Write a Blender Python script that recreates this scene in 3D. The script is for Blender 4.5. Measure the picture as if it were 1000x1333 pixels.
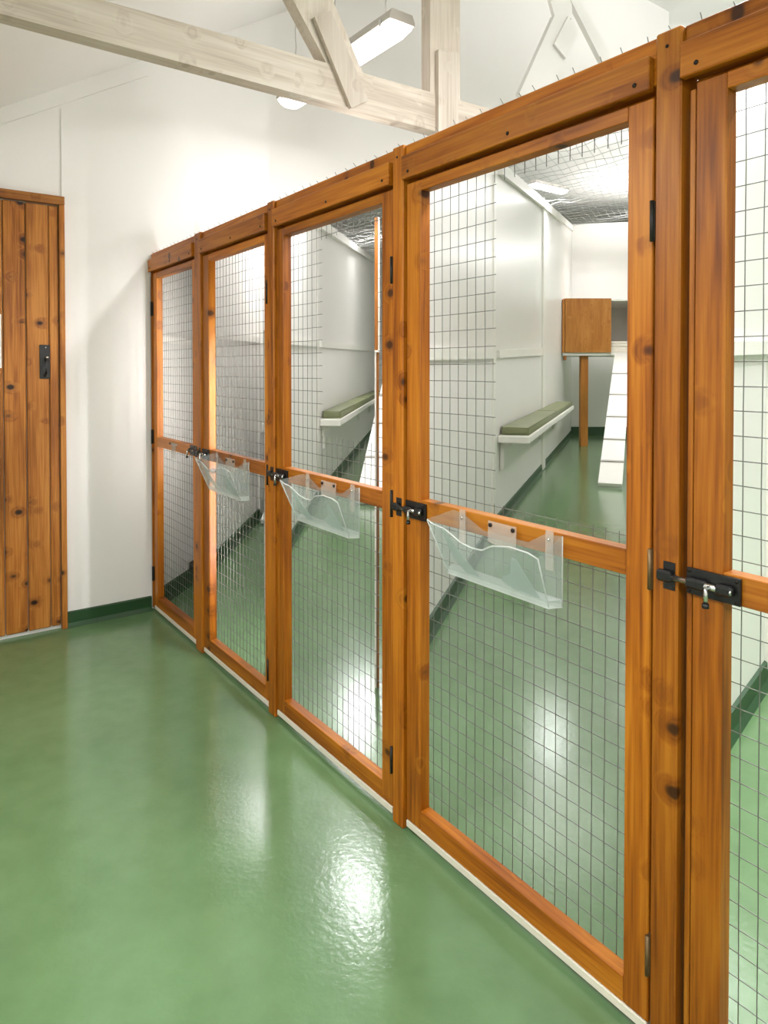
import bpy, bmesh, math, random
from mathutils import Vector, Matrix
random.seed(7)
for o in list(bpy.data.objects):
    bpy.data.objects.remove(o, do_unlink=True)
S = bpy.context.scene
COL = S.collection

# ------------------------------------------------------------------ camera
F, V0, H, PITCH = 900.0, 482.0, 1.213, math.radians(1.0)
VC = V0 + F * math.tan(PITCH)
cd = bpy.data.cameras.new('camera')
cam = bpy.data.objects.new('camera', cd)
COL.objects.link(cam)
cd.sensor_fit = 'HORIZONTAL'
cd.sensor_width = 36
cd.lens = 36 * F / 1000
cd.shift_y = (VC - 666.5) / 1000
cd.clip_start = 0.02
cam.location = (0, 0, H)
cam.rotation_euler = (math.pi / 2 - PITCH, 0, 0)
S.camera = cam

# ------------------------------------------------------------------ light and exposure
w = bpy.data.worlds.new('world')
S.world = w
w.use_nodes = True
w.node_tree.nodes['Background'].inputs[0].default_value = (1.0, 0.97, 0.92, 1)
w.node_tree.nodes['Background'].inputs[1].default_value = 0.3
S.view_settings.view_transform = 'Standard'
S.view_settings.look = 'None'
S.view_settings.gamma = 1
S.view_settings.use_curve_mapping = False
S.view_settings.exposure = 0.07
LAMP_W = 26.0          # watts of one ceiling fitting
GLOW = 5.0             # its diffuser

# ------------------------------------------------------------------ geometry of the place
CAM = Vector((0, 0, H))


def ray(u, v):
    x, y, z = (u - 500) / F, 1.0, -(v - VC) / F
    c, s = math.cos(PITCH), math.sin(PITCH)
    return Vector((x, y * c + z * s, z * c - y * s))


def at_y(u, v, Y):
    r = ray(u, v)
    return CAM + r * (Y / r.y)


def at_h(u, v, h=0.0):
    r = ray(u, v)
    return CAM + r * ((h - H) / r.z)


def on_plane(u, v, p, n):
    r = ray(u, v)
    return CAM + r * ((p - CAM).dot(n) / r.dot(n))


_e = ray(-158, V0)
EP = Vector((_e.x, _e.y, 0)).normalized()          # along the pen fronts, away
ED = Vector((EP.y, -EP.x, 0))                      # into the pens
C0 = at_h(198, 793, 0)                             # corner of pen front and back wall
A = math.atan2(-EP.y, -EP.x)
FR = Matrix(((-EP.x, ED.x, 0, C0.x), (-EP.y, ED.y, 0, C0.y), (0, 0, 1, 0), (0, 0, 0, 1)))
FRI = FR.inverted()


def W(s, d, z):
    return FR @ Vector((s, d, z))


def L(p):
    return FRI @ p


def sd(u, v, d=0.0):                               # pixel on a plane parallel to the pen fronts
    return L(on_plane(u, v, W(0, d, 0), ED))


def fw(u, v, s=0.0):                               # pixel on a plane parallel to the back wall
    return L(on_plane(u, v, W(s, 0, 0), EP))


def SU(u):
    return sd(u, V0).x


# ------------------------------------------------------------------ materials
def lin(c):
    return tuple((x / 12.92 if x <= 0.04045 else ((x + 0.055) / 1.055) ** 2.4) for x in [k / 255 for k in c]) + (1,)


def newmat(name):
    m = bpy.data.materials.new(name)
    m.use_nodes = True
    nt = m.node_tree
    return m, nt, nt.nodes['Principled BSDF']


def N(nt, t, **kw):
    n = nt.nodes.new(t)
    for k, v in kw.items():
        setattr(n, k, v)
    return n


def ramp(nt, fac, stops):
    r = N(nt, 'ShaderNodeValToRGB')
    e = r.color_ramp.elements
    while len(e) < len(stops):
        e.new(0.5)
    for i, (p, c) in enumerate(stops):
        e[i].position = p
        e[i].color = c
    nt.links.new(fac, r.inputs[0])
    return r


def plain(name, rgb, rough=0.5, metal=0.0, var=0.05, scale=6, bump=0.0, bscale=60, spec=0.5):
    m, nt, b = newmat(name)
    tc = N(nt, 'ShaderNodeTexCoord')
    no = N(nt, 'ShaderNodeTexNoise')
    no.inputs['Scale'].default_value = scale
    no.inputs['Detail'].default_value = 4
    nt.links.new(tc.outputs['Object'], no.inputs['Vector'])
    c = lin(rgb)
    lo = tuple(x * (1 - var) for x in c[:3]) + (1,)
    hi = tuple(min(1, x * (1 + var)) for x in c[:3]) + (1,)
    r = ramp(nt, no.outputs['Fac'], [(0.3, lo), (0.7, hi)])
    nt.links.new(r.outputs[0], b.inputs['Base Color'])
    b.inputs['Roughness'].default_value = rough
    b.inputs['Metallic'].default_value = metal
    b.inputs['Specular IOR Level'].default_value = spec
    if bump:
        n2 = N(nt, 'ShaderNodeTexNoise')
        n2.inputs['Scale'].default_value = bscale
        n2.inputs['Detail'].default_value = 3
        nt.links.new(tc.outputs['Object'], n2.inputs['Vector'])
        bp = N(nt, 'ShaderNodeBump')
        bp.inputs['Strength'].default_value = bump
        bp.inputs['Distance'].default_value = 0.01
        nt.links.new(n2.outputs['Fac'], bp.inputs['Height'])
        nt.links.new(bp.outputs[0], b.inputs['Normal'])
    return m


def wood(name, axis, cols, knot=True, rough=0.42, kd=1.0, grain=1.0):
    """stained pine: grain along local axis 0/1/2, knots and darker streaks"""
    m, nt, b = newmat(name)
    lk = nt.links.new
    tc = N(nt, 'ShaderNodeTexCoord')
    oi = N(nt, 'ShaderNodeObjectInfo')
    mul = N(nt, 'ShaderNodeVectorMath', operation='SCALE')
    cx = N(nt, 'ShaderNodeCombineXYZ')
    for i, k in enumerate((13.1, 7.7, 29.3)):
        mm = N(nt, 'ShaderNodeMath', operation='MULTIPLY')
        mm.inputs[1].default_value = k
        lk(oi.outputs['Random'], mm.inputs[0])
        lk(mm.outputs[0], cx.inputs[i])
    ad = N(nt, 'ShaderNodeVectorMath', operation='ADD')
    lk(tc.outputs['Object'], ad.inputs[0])
    lk(cx.outputs[0], ad.inputs[1])

    def mapped(al, ac):
        mp = N(nt, 'ShaderNodeMapping')
        sc = [ac, ac, ac]
        sc[axis] = al
        mp.inputs['Scale'].default_value = sc
        lk(ad.outputs[0], mp.inputs['Vector'])
        return mp
    # knots
    mk = mapped(15, 11)
    vo = N(nt, 'ShaderNodeTexVoronoi')
    vo.inputs['Scale'].default_value = 1.0
    lk(mk.outputs[0], vo.inputs['Vector'])
    sep = N(nt, 'ShaderNodeSeparateColor')
    lk(vo.outputs['Color'], sep.inputs[0])
    gate = N(nt, 'ShaderNodeMath', operation='GREATER_THAN')
    gate.inputs[1].default_value = 0.70
    lk(sep.outputs[0], gate.inputs[0])
    kr = N(nt, 'ShaderNodeMapRange', interpolation_type='SMOOTHSTEP')
    kr.inputs[1].default_value = 0.11
    kr.inputs[2].default_value = 0.23
    kr.inputs[3].default_value = 1.0
    kr.inputs[4].default_value = 0.0
    lk(vo.outputs['Distance'], kr.inputs[0])
    km = N(nt, 'ShaderNodeMath', operation='MULTIPLY')
    lk(kr.outputs[0], km.inputs[0])
    lk(gate.outputs[0], km.inputs[1])
    halo = N(nt, 'ShaderNodeMapRange', interpolation_type='SMOOTHSTEP')
    halo.inputs[1].default_value = 0.1
    halo.inputs[2].default_value = 0.55
    halo.inputs[3].default_value = 1.0
    halo.inputs[4].default_value = 0.0
    lk(vo.outputs['Distance'], halo.inputs[0])
    hm = N(nt, 'ShaderNodeMath', operation='MULTIPLY')
    lk(halo.outputs[0], hm.inputs[0])
    lk(gate.outputs[0], hm.inputs[1])
    # grain
    mg = mapped(1.3, 26 * grain)
    n1 = N(nt, 'ShaderNodeTexNoise')
    n1.inputs['Scale'].default_value = 1.0
    n1.inputs['Detail'].default_value = 5
    n1.inputs['Distortion'].default_value = 0.8
    wv = N(nt, 'ShaderNodeVectorMath', operation='ADD')
    lk(mg.outputs[0], wv.inputs[0])
    lk(hm.outputs[0], wv.inputs[1])
    lk(wv.outputs[0], n1.inputs['Vector'])
    mf = mapped(5, 160)
    n2 = N(nt, 'ShaderNodeTexNoise')
    n2.inputs['Scale'].default_value = 1.0
    n2.inputs['Detail'].default_value = 2
    lk(mf.outputs[0], n2.inputs['Vector'])
    mb = mapped(1.6, 5)
    n3 = N(nt, 'ShaderNodeTexNoise')
    n3.inputs['Scale'].default_value = 1.0
    n3.inputs['Detail'].default_value = 3
    lk(mb.outputs[0], n3.inputs['Vector'])
    m1 = N(nt, 'ShaderNodeMath', operation='MULTIPLY_ADD')
    m1.inputs[1].default_value = 0.3
    lk(n2.outputs['Fac'], m1.inputs[0])
    m2 = N(nt, 'ShaderNodeMath', operation='MULTIPLY')
    m2.inputs[1].default_value = 0.42
    lk(n1.outputs['Fac'], m2.inputs[0])
    lk(m2.outputs[0], m1.inputs[2])
    m3 = N(nt, 'ShaderNodeMath', operation='MULTIPLY_ADD')
    m3.inputs[1].default_value = 0.34
    lk(n3.outputs['Fac'], m3.inputs[0])
    lk(m1.outputs[0], m3.inputs[2])
    r = ramp(nt, m3.outputs[0], [(0.39, lin(cols[0])), (0.51, lin(cols[1])), (0.63, lin(cols[2]))])
    out = r.outputs[0]
    if knot:
        mx0 = N(nt, 'ShaderNodeMix', data_type='RGBA')
        hs = N(nt, 'ShaderNodeMath', operation='MULTIPLY')
        hs.inputs[1].default_value = 0.38 * kd
        lk(hm.outputs[0], hs.inputs[0])
        lk(hs.outputs[0], mx0.inputs[0])
        lk(out, mx0.inputs[6])
        mx0.inputs[7].default_value = lin(cols[3])
        mx = N(nt, 'ShaderNodeMix', data_type='RGBA')
        ks = N(nt, 'ShaderNodeMath', operation='MULTIPLY')
        ks.inputs[1].default_value = 0.85 * kd
        lk(km.outputs[0], ks.inputs[0])
        lk(ks.outputs[0], mx.inputs[0])
        lk(mx0.outputs[2], mx.inputs[6])
        mx.inputs[7].default_value = lin(cols[4])
        out = mx.outputs[2]
    hv = N(nt, 'ShaderNodeHueSaturation')
    vr = N(nt, 'ShaderNodeMapRange')
    vr.inputs[3].default_value = 0.80
    vr.inputs[4].default_value = 1.14
    lk(oi.outputs['Random'], vr.inputs[0])
    lk(vr.outputs[0], hv.inputs['Value'])
    lk(out, hv.inputs['Color'])
    lk(hv.outputs[0], b.inputs['Base Color'])
    b.inputs['Roughness'].default_value = rough
    b.inputs['Specular IOR Level'].default_value = 0.35
    bp = N(nt, 'ShaderNodeBump')
    bp.inputs['Strength'].default_value = 0.12
    bp.inputs['Distance'].default_value = 0.004
    lk(m1.outputs[0], bp.inputs['Height'])
    lk(bp.outputs[0], b.inputs['Normal'])
    return m


PINE = [(118, 58, 3), (164, 92, 11), (190, 118, 28), (98, 44, 4), (40, 15, 4)]
OLDP = [(112, 60, 16), (156, 94, 32), (184, 122, 54), (90, 42, 10), (34, 15, 6)]
BEECH = [(156, 94, 30), (172, 110, 42), (188, 128, 58), (170, 104, 44), (140, 84, 36)]
M = {}
M['pine_x'] = wood('pine_stained_horizontal', 0, PINE)
M['pine_z'] = wood('pine_stained_upright', 2, PINE)
M['plank'] = wood('old_knotty_pine', 2, OLDP, kd=1.2)
M['plank_y'] = wood('old_knotty_pine_head', 1, OLDP, kd=0.6)
M['ply'] = wood('beech_ply', 2, BEECH, knot=False, grain=0.5)
M['beam'] = wood('limewashed_beam', 1, [(174, 160, 146), (194, 182, 168), (206, 196, 184), (176, 160, 146), (126, 104, 88)], kd=0.35, rough=0.7)
M['beam_z'] = wood('limewashed_post', 2, [(178, 164, 150), (198, 186, 172), (208, 198, 186), (178, 162, 146), (136, 116, 98)], kd=0.3, rough=0.7)
M['wall'] = plain('white_painted_wall', (236, 233, 229), 0.62, var=0.012, scale=2, bump=0.05, bscale=30)
M['gloss_wall'] = plain('white_wipe_clean_panel', (235, 232, 227), 0.33, var=0.01, scale=2)
M['trim'] = plain('white_gloss_trim', (240, 237, 230), 0.35, var=0.01)
M['ceil'] = plain('white_ceiling_board', (238, 235, 231), 0.7, var=0.012, scale=2)
M['green'] = plain('green_coved_skirting', (30, 68, 33), 0.45, var=0.06, scale=5)
M['black'] = plain('black_japanned_iron', (16, 15, 15), 0.38, var=0.2, scale=40, bump=0.1, bscale=200)
M['steel'] = plain('bright_steel', (200, 200, 198), 0.25, metal=1.0)
M['wire'] = plain('galvanised_wire', (118, 118, 112), 0.45, metal=0.5, var=0.1, scale=30)
M['pale_wire'] = plain('pale_galvanised_wire', (196, 196, 192), 0.5, metal=0.6, var=0.08, scale=30)
M['strip'] = plain('white_plastic_strip', (232, 224, 208), 0.5)
M['cushion'] = plain('sage_vinyl', (122, 127, 90), 0.48, var=0.06, scale=8, bump=0.06, bscale=40)
M['white_board'] = plain('white_laminate', (242, 239, 232), 0.4, var=0.01)
M['grey_plastic'] = plain('grey_plastic_housing', (186, 180, 172), 0.45)
M['towel'] = plain('white_towel', (236, 228, 214), 0.95, var=0.04, scale=40, bump=0.4, bscale=120)
M['paper'] = plain('white_paper', (240, 238, 232), 0.8, var=0.01)
M['screw'] = plain('dark_screw', (34, 24, 18), 0.5, metal=0.4)
M['hinge'] = plain('dark_bronze_hinge', (30, 28, 24), 0.45, metal=0.3)
M['brass'] = plain('dull_brass_hinge', (120, 96, 66), 0.45, metal=0.6)


def floor_mat():
    m, nt, b = newmat('green_resin_floor')
    lk = nt.links.new
    tc = N(nt, 'ShaderNodeTexCoord')
    n1 = N(nt, 'ShaderNodeTexNoise')
    n1.inputs['Scale'].default_value = 1.7
    n1.inputs['Detail'].default_value = 5
    lk(tc.outputs['Object'], n1.inputs['Vector'])
    n2 = N(nt, 'ShaderNodeTexNoise')
    n2.inputs['Scale'].default_value = 14
    n2.inputs['Detail'].default_value = 6
    lk(tc.outputs['Object'], n2.inputs['Vector'])
    ad = N(nt, 'ShaderNodeMath', operation='MULTIPLY_ADD')
    ad.inputs[1].default_value = 0.35
    lk(n2.outputs['Fac'], ad.inputs[0])
    mu = N(nt, 'ShaderNodeMath', operation='MULTIPLY')
    mu.inputs[1].default_value = 0.65
    lk(n1.outputs['Fac'], mu.inputs[0])
    lk(mu.outputs[0], ad.inputs[2])
    r = ramp(nt, ad.outputs[0], [(0.35, lin((90, 121, 80))), (0.65, lin((104, 136, 94)))])
    lk(r.outputs[0], b.inputs['Base Color'])
    b.inputs['Roughness'].default_value = 0.17
    b.inputs['Specular IOR Level'].default_value = 0.55
    n3 = N(nt, 'ShaderNodeTexNoise')
    n3.inputs['Scale'].default_value = 75
    n3.inputs['Detail'].default_value = 2
    lk(tc.outputs['Object'], n3.inputs['Vector'])
    bp = N(nt, 'ShaderNodeBump')
    bp.inputs['Strength'].default_value = 0.07
    bp.inputs['Distance'].default_value = 0.006
    lk(n3.outputs['Fac'], bp.inputs['Height'])
    lk(bp.outputs[0], b.inputs['Normal'])
    return m


M['floor'] = floor_mat()


def clear_mat(name, tint, opac, rough=0.12):
    m, nt, b = newmat(name)
    lk = nt.links.new
    out = nt.nodes['Material Output']
    tr = N(nt, 'ShaderNodeBsdfTransparent')
    tr.inputs[0].default_value = (0.93, 0.95, 0.95, 1)
    b.inputs['Base Color'].default_value = lin(tint)
    b.inputs['Roughness'].default_value = rough
    tc = N(nt, 'ShaderNodeTexCoord')
    no = N(nt, 'ShaderNodeTexNoise')
    no.inputs['Scale'].default_value = 9
    lk(tc.outputs['Object'], no.inputs['Vector'])
    mr = N(nt, 'ShaderNodeMapRange')
    mr.inputs[3].default_value = opac * 0.75
    mr.inputs[4].default_value = opac * 1.25
    lk(no.outputs['Fac'], mr.inputs[0])
    mx = N(nt, 'ShaderNodeMixShader')
    lk(mr.outputs[0], mx.inputs[0])
    lk(tr.outputs[0], mx.inputs[1])
    lk(b.outputs[0], mx.inputs[2])
    lk(mx.outputs[0], out.inputs['Surface'])
    return m


M['acrylic'] = clear_mat('clear_acrylic', (232, 236, 232), 0.10)
M['acrylic_edge'] = clear_mat('clear_acrylic_edge', (240, 242, 238), 0.42)
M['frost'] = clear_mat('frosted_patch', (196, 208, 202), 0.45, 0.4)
M['strap'] = clear_mat('clear_strap', (240, 226, 214), 0.25)


def glow_mat():
    m, nt, b = newmat('lit_diffuser')
    b.inputs['Base Color'].default_value = (0.9, 0.9, 0.9, 1)
    tc = N(nt, 'ShaderNodeTexCoord')
    no = N(nt, 'ShaderNodeTexNoise')
    no.inputs['Scale'].default_value = 8
    nt.links.new(tc.outputs['Object'], no.inputs['Vector'])
    mr = N(nt, 'ShaderNodeMapRange')
    mr.inputs[3].default_value = GLOW * 0.9
    mr.inputs[4].default_value = GLOW * 1.1
    nt.links.new(no.outputs['Fac'], mr.inputs[0])
    nt.links.new(mr.outputs[0], b.inputs['Emission Strength'])
    b.inputs['Emission Color'].default_value = (1, 0.985, 0.96, 1)
    return m


M['glow'] = glow_mat()


# ------------------------------------------------------------------ builders
def tag(o, label=None, cat=None, group=None, kind=None):
    if label:
        o['label'] = label
    if cat:
        o['category'] = cat
    if group:
        o['group'] = group
    if kind:
        o['kind'] = kind
    return o


def thing(name, label, cat, loc, rz=0.0, group=None):
    o = bpy.data.objects.new(name, None)
    o.empty_display_size = 0.1
    COL.objects.link(o)
    o.location = loc
    o.rotation_euler = (0, 0, rz)
    return tag(o, label, cat, group)


def link(name, me, mat, parent=None, loc=(0, 0, 0), rot=None):
    o = bpy.data.objects.new(name, me)
    COL.objects.link(o)
    if mat is not None and not me.materials:
        me.materials.append(mat)
    o.location = loc
    if rot is not None:
        o.rotation_euler = rot
    if parent is not None:
        o.parent = parent
    return o


def mesh_from(verts, faces, name='m', smooth=False):
    me = bpy.data.meshes.new(name)
    me.from_pydata([tuple(v) for v in verts], [], faces)
    me.update()
    bm = bmesh.new()
    bm.from_mesh(me)
    bmesh.ops.recalc_face_normals(bm, faces=bm.faces)
    bm.to_mesh(me)
    bm.free()
    if smooth:
        for p in me.polygons:
            p.use_smooth = True
    return me


def boxmesh(sx, sy, sz, bev=0.0015, seg=1):
    bm = bmesh.new()
    bmesh.ops.create_cube(bm, size=1)
    bmesh.ops.scale(bm, vec=(sx, sy, sz), verts=bm.verts)
    if bev > 0:
        bmesh.ops.bevel(bm, geom=bm.edges[:], offset=min(bev, 0.3 * min(sx, sy, sz)), segments=seg, affect='EDGES', profile=0.5)
    me = bpy.data.meshes.new('box')
    bm.to_mesh(me)
    bm.free()
    return me


def box(name, parent, lo, hi, mat, bev=0.0015, seg=1, rot=None):
    lo, hi = Vector(lo), Vector(hi)
    d = hi - lo
    return link(name, boxmesh(d.x, d.y, d.z, bev, seg), mat, parent, (lo + hi) / 2, rot)


def hexa(name, b4, t4, mat, parent=None, off=(0, 0, 0)):
    """eight corners: bottom ring, top ring; mesh centred on its middle"""
    vs = [Vector(v) for v in list(b4) + list(t4)]
    c = sum(vs, Vector()) / 8
    me = mesh_from([v - c for v in vs], [(0, 1, 2, 3), (4, 5, 6, 7), (0, 1, 5, 4), (1, 2, 6, 5), (2, 3, 7, 6), (3, 0, 4, 7)])
    return link(name, me, mat, parent, c + Vector(off))


def prism(name, poly, dirv, mat, parent=None):
    """flat polygon (list of points) swept along a vector"""
    n = len(poly)
    vs = [Vector(p) for p in poly] + [Vector(p) + Vector(dirv) for p in poly]
    c = sum(vs, Vector()) / len(vs)
    fs = [tuple(range(n)), tuple(range(n, 2 * n))] + [(i, (i + 1) % n, n + (i + 1) % n, n + i) for i in range(n)]
    return link(name, mesh_from([v - c for v in vs], fs), mat, parent, c)


def tubes(polys, r, sides=5, caps=False):
    vs, fs = [], []
    for pts in polys:
        pts = [Vector(p) for p in pts]
        rr = r
        base = len(vs)
        for i, p in enumerate(pts):
            t = (pts[min(i + 1, len(pts) - 1)] - pts[max(i - 1, 0)]).normalized()
            a = Vector((0, 0, 1)) if abs(t.z) < 0.9 else Vector((1, 0, 0))
            n1 = t.cross(a).normalized()
            n2 = t.cross(n1)
            for k in range(sides):
                q = 2 * math.pi * k / sides
                vs.append(p + n1 * (rr * math.cos(q)) + n2 * (rr * math.sin(q)))
        for i in range(len(pts) - 1):
            for k in range(sides):
                a0 = base + i * sides + k
                a1 = base + i * sides + (k + 1) % sides
                fs.append((a0, a1, a1 + sides, a0 + sides))
        if caps:
            fs.append(tuple(range(base, base + sides)))
            e = base + (len(pts) - 1) * sides
            fs.append(tuple(range(e, e + sides)))
    return mesh_from(vs, fs, smooth=True)


def tube(name, parent, pts, r, mat, sides=10):
    return link(name, tubes([pts], r, sides, True), mat, parent)


def struct(o):
    o['kind'] = 'structure'
    return o


# ------------------------------------------------------------------ floor, back wall, roof
def quad(name, pts, mat, thick=None, parent=None):
    return prism(name, pts, thick, mat, parent) if thick is not None else link(name, mesh_from(pts, [tuple(range(len(pts)))]), mat, parent)


fl = struct(box('floor', None, (-6, -6, -0.1), (16, 18, 0), M['floor'], 0))
RK0, RK1 = fw(0, 141), fw(186, 78)                  # rake of the roof on the back wall
PITCHR = (RK1.z - RK0.z) / (RK1.y - RK0.y)


def roof(d):
    return RK0.z + PITCHR * (d - RK0.y)


FLATZ = 4.4
DFL = RK0.y + (FLATZ - RK0.z) / PITCHR
DL = -1.95                                         # aisle's left wall
SN = 7.0                                           # wall behind the camera
cl = prism('ceiling', [W(-14, DL - 0.2, roof(DL - 0.2)), W(-14, DFL, FLATZ), W(-14, 15, FLATZ), W(-14, 15, FLATZ + 0.1), W(-14, DFL, FLATZ + 0.1), W(-14, DL - 0.2, roof(DL - 0.2) + 0.1)],
           W(SN + 0.3, 0, 0) - W(-14, 0, 0), M['ceil'])
struct(cl)


def hb(d):
    return 1.68 + 0.55 * d


DD = 4.6
wb = prism('wall_back', [W(0, DL, 0), W(0, 0.0, 0), W(0, 0.0, 1.68), W(0, DD, hb(DD)), W(0, DD, FLATZ + 0.05), W(0, DFL, FLATZ + 0.05), W(0, DL, roof(DL) + 0.05)], W(-0.09, 0, 0) - W(0, 0, 0), M['wall'])
struct(wb)
struct(prism('wall_left', [W(-0.09, DL, 0), W(SN, DL, 0), W(SN, DL, roof(DL) + 0.03), W(-0.09, DL, roof(DL) + 0.03)], W(0, DL - 0.1, 0) - W(0, DL, 0), M['wall']))
struct(prism('wall_near', [W(SN, DL, 0), W(SN, 15, 0), W(SN, 15, FLATZ + .05), W(SN, DFL, FLATZ + .05), W(SN, DL, roof(DL) + 0.05)], W(SN + 0.1, 0, 0) - W(SN, 0, 0), M['wall']))
struct(prism('wall_right', [W(SN, 13.5, 0), W(-14, 13.5, 0), W(-14, 13.5, FLATZ + 0.03), W(SN, 13.5, FLATZ + 0.03)], W(0, 13.6, 0) - W(0, 13.5, 0), M['wall']))
struct(prism('wall_far', [Vector((-3.5, 15.6, 0)), Vector((16, 15.6, 0)), Vector((16, 15.6, FLATZ + .03)), Vector((-3.5, 15.6, FLATZ + .03))], (0, 0.1, 0), M['wall']))
# rake board and seam above the plank door
a, b_, c_, e_ = fw(-60, 141 + 60 * 0.339), fw(170, 83), fw(192, 99), fw(-60, 163 + 60 * 0.333)
struct(prism('trim_1', [W(0.001, a.y, a.z), W(0.001, b_.y, b_.z), W(0.001, c_.y, c_.z), W(0.001, e_.y, e_.z)], W(0.008, 0, 0) - W(0, 0, 0), M['wall']))
p0, p1 = fw(80, 142), fw(81, 256)
struct(prism('trim_2', [W(0.0005, p0.y - 0.0035, p0.z), W(0.0005, p0.y, p0.z), W(0.0005, p0.y, p1.z), W(0.0005, p0.y - 0.0035, p1.z)], W(0.005, 0, 0) - W(0, 0, 0), M['wall']))
DJ = fw(84, 500).y                                 # right edge of the door frame
bb = prism('baseboard_back', [W(0.0, DJ, 0), W(0.03, DJ, 0), W(0.013, DJ, 0.018), W(0.012, DJ, 0.066), W(0.0, DJ, 0.07)], W(0, -0.005, 0) - W(0, DJ, 0), M['green'])
struct(bb)


# ------------------------------------------------------------------ plank door in the back wall
def frame_root(name, s, d, z):
    o = bpy.data.objects.new(name, None)
    COL.objects.link(o)
    o.location = W(s, d, z)
    o.rotation_euler = (0, 0, A)
    return o


DTOP = fw(82, 258).z
DHEAD = fw(82, 269).z
dr = struct(frame_root('door_1', 0, 0, 0))
DLW = DJ - 1.0
box('door_jamb', dr, (0.0, fw(77, 500).y, 0.0), (0.03, DJ, DHEAD), M['plank'])
box('door_jamb', dr, (0.0, DLW - 0.04, 0.0), (0.03, DLW, DHEAD), M['plank'])
box('door_head', dr, (0.0, DLW - 0.04, DHEAD), (0.034, DJ, DTOP), M['plank_y'])
edges = [fw(u, 500).y for u in (76.4, 63.3, 33.5, 3.6)]
while edges[-1] > DLW + 0.1:
    edges.append(edges[-1] - 0.122)
edges.append(DLW + 0.004)
for i in range(len(edges) - 1):
    hi_, lo_ = edges[i] - 0.0018, edges[i + 1] + 0.0018
    if hi_ - lo_ < 0.02:
        continue
    box('plank', dr, (0.002, lo_, 0.02), (0.02 + 0.0016 * (i % 2), hi_, DHEAD - 0.006), M['plank'], 0.004)
# latch
lt = box('latch_plate', dr, (0.022, fw(65, 470).y, fw(58, 493).z), (0.027, fw(52, 470).y + 0.0, fw(58, 449).z), M['black'], 0.001) if False else None
ya, yb = fw(51.5, 470, 0.024).y, fw(65, 470, 0.024).y
za, zb = fw(58, 493, 0.024).z, fw(58, 449, 0.024).z
lt = box('latch_plate', dr, (0.022, ya, za), (0.027, yb, zb), M['black'], 0.001)
lt['label'] = 'black iron latch plate'
zc = (zb - za) / 2
for zz in (zc - 0.012, -zc + 0.012):
    tube('screw', lt, [(0.002, 0.004, zz), (0.0045, 0.004, zz)], 0.004, M['steel'], 8)
tube('thumb_knob', lt, [(0.0, 0.006, 0.02), (0.03, 0.006, 0.02), (0.034, 0.002, 0.016)], 0.006, M['steel'], 8)
tube('pull_handle', lt, [(0.003, 0.0, 0.012), (0.028, 0.0, 0.004), (0.034, 0.0, -0.02), (0.03, 0.0, -0.05), (0.003, 0.0, -0.066)], 0.005, M['black'], 8)
yp = fw(1.8, 440, 0.024).y
nt_ = box('paper_notice', None, (0, 0, 0), (0.001, 0.21, 0.24), M['paper'], 0)
nt_.location = W(0.0245, yp - 0.105, fw(1, 444, 0.024).z)
nt_.rotation_euler = (0, 0, A)
tag(nt_, 'white paper notice on the plank door, cut off by the left edge of the photo', 'notice')

# ------------------------------------------------------------------ pen front: frame
ZT = 1.80
ZFB, ZFT = 1.706, 1.766
fr = thing('pen_front_frame', 'orange-stained pine post and rail frame holding the row of mesh doors', 'frame', W(0, 0, 0), A)
POSTS = [(254.5, 262.5), (349.5, 358.0), (512.5, 526.0), (852.5, 886.0)]
posts = []
for (u0, u1) in POSTS:
    posts.append((SU(u0), SU(u1)))
posts.append((posts[-1][1] + 0.76, posts[-1][1] + 0.813))
for (a0, a1) in posts:
    po = box('post', fr, (a0, -0.004, 0.0), (a1, 0.05, ZT), M['pine_z'], 0.003)
    tube('screw', po, [((-0.002), -0.0272, ZT / 2 - 0.028), (-0.002, -0.0288, ZT / 2 - 0.028)], 0.003, M['screw'], 8)
box('wall_batten', fr, (0.0, 0.003, 0.012), (0.006, 0.05, ZT - 0.03), M['pine_z'], 0.001)
spans = [(0.0, posts[0][0])] + [(posts[i][1], posts[i + 1][0]) for i in range(4)]
for i, (a0, a1) in enumerate(spans):
    box('top_plate', fr, (a0 + 0.0005, 0.006, ZFT - 0.05), (a1 - 0.0005, 0.05, ZT - 0.001), M['pine_x'], 0.002)
    box('door_stop', fr, (a0 + 0.0005, 0.0425, 1.678), (a1 - 0.0005, 0.056, ZFT - 0.0505), M['pine_x'], 0.001)
    for xx in ((a0 + 0.0005, a0 + 0.013), (a1 - 0.013, a1 - 0.0005)):
        box('door_stop', fr, (xx[0], 0.0425, 0.012), (xx[1], 0.056, 1.677), M['pine_z'], 0.001)
    g = 0.008 if i else 0.012
    x0, x1 = a0 + (0.0008 if i else 0.0), a1 - g
    fb = box('fascia_board', fr, (x0, -0.012, ZFB), (x1, 0.0055, ZFT), M['pine_x'], 0.002)
    hw = (x1 - x0) / 2
    for q in (-hw + 0.03, 0.02, hw - 0.028):
        tube('screw', fb, [(q, -0.0085, -0.014), (q, -0.0102, -0.014)], 0.0042, M['screw'], 8)
# wire ends along the top of the frame
we = []
for i in range(70):
    s = 0.03 + i * 0.052 + random.uniform(-.008, .008)
    if s < posts[-1][1]:
        we.append([(s, 0.012, ZT - 0.003), (s + random.uniform(-.004, .004), 0.006 - random.uniform(0, .006), ZT + random.uniform(.005, .010))])
tag(link('wire_ends', tubes(we, 0.0009, 4, True), M['wire'], fr), kind='stuff')

# ------------------------------------------------------------------ mesh doors
Z_OT, Z_MT, Z_MB, Z_BT, Z_BB = 1.669, 0.882, 0.834, 0.080, 0.030
DT0, DT1 = 0.004, 0.036
PX, PZ = 0.0305, 0.0412


def jit(pts, a=0.0007):
    return [Vector(p) + Vector((random.uniform(-a, a), random.uniform(-a, a), random.uniform(-a, a))) for p in pts]


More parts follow.
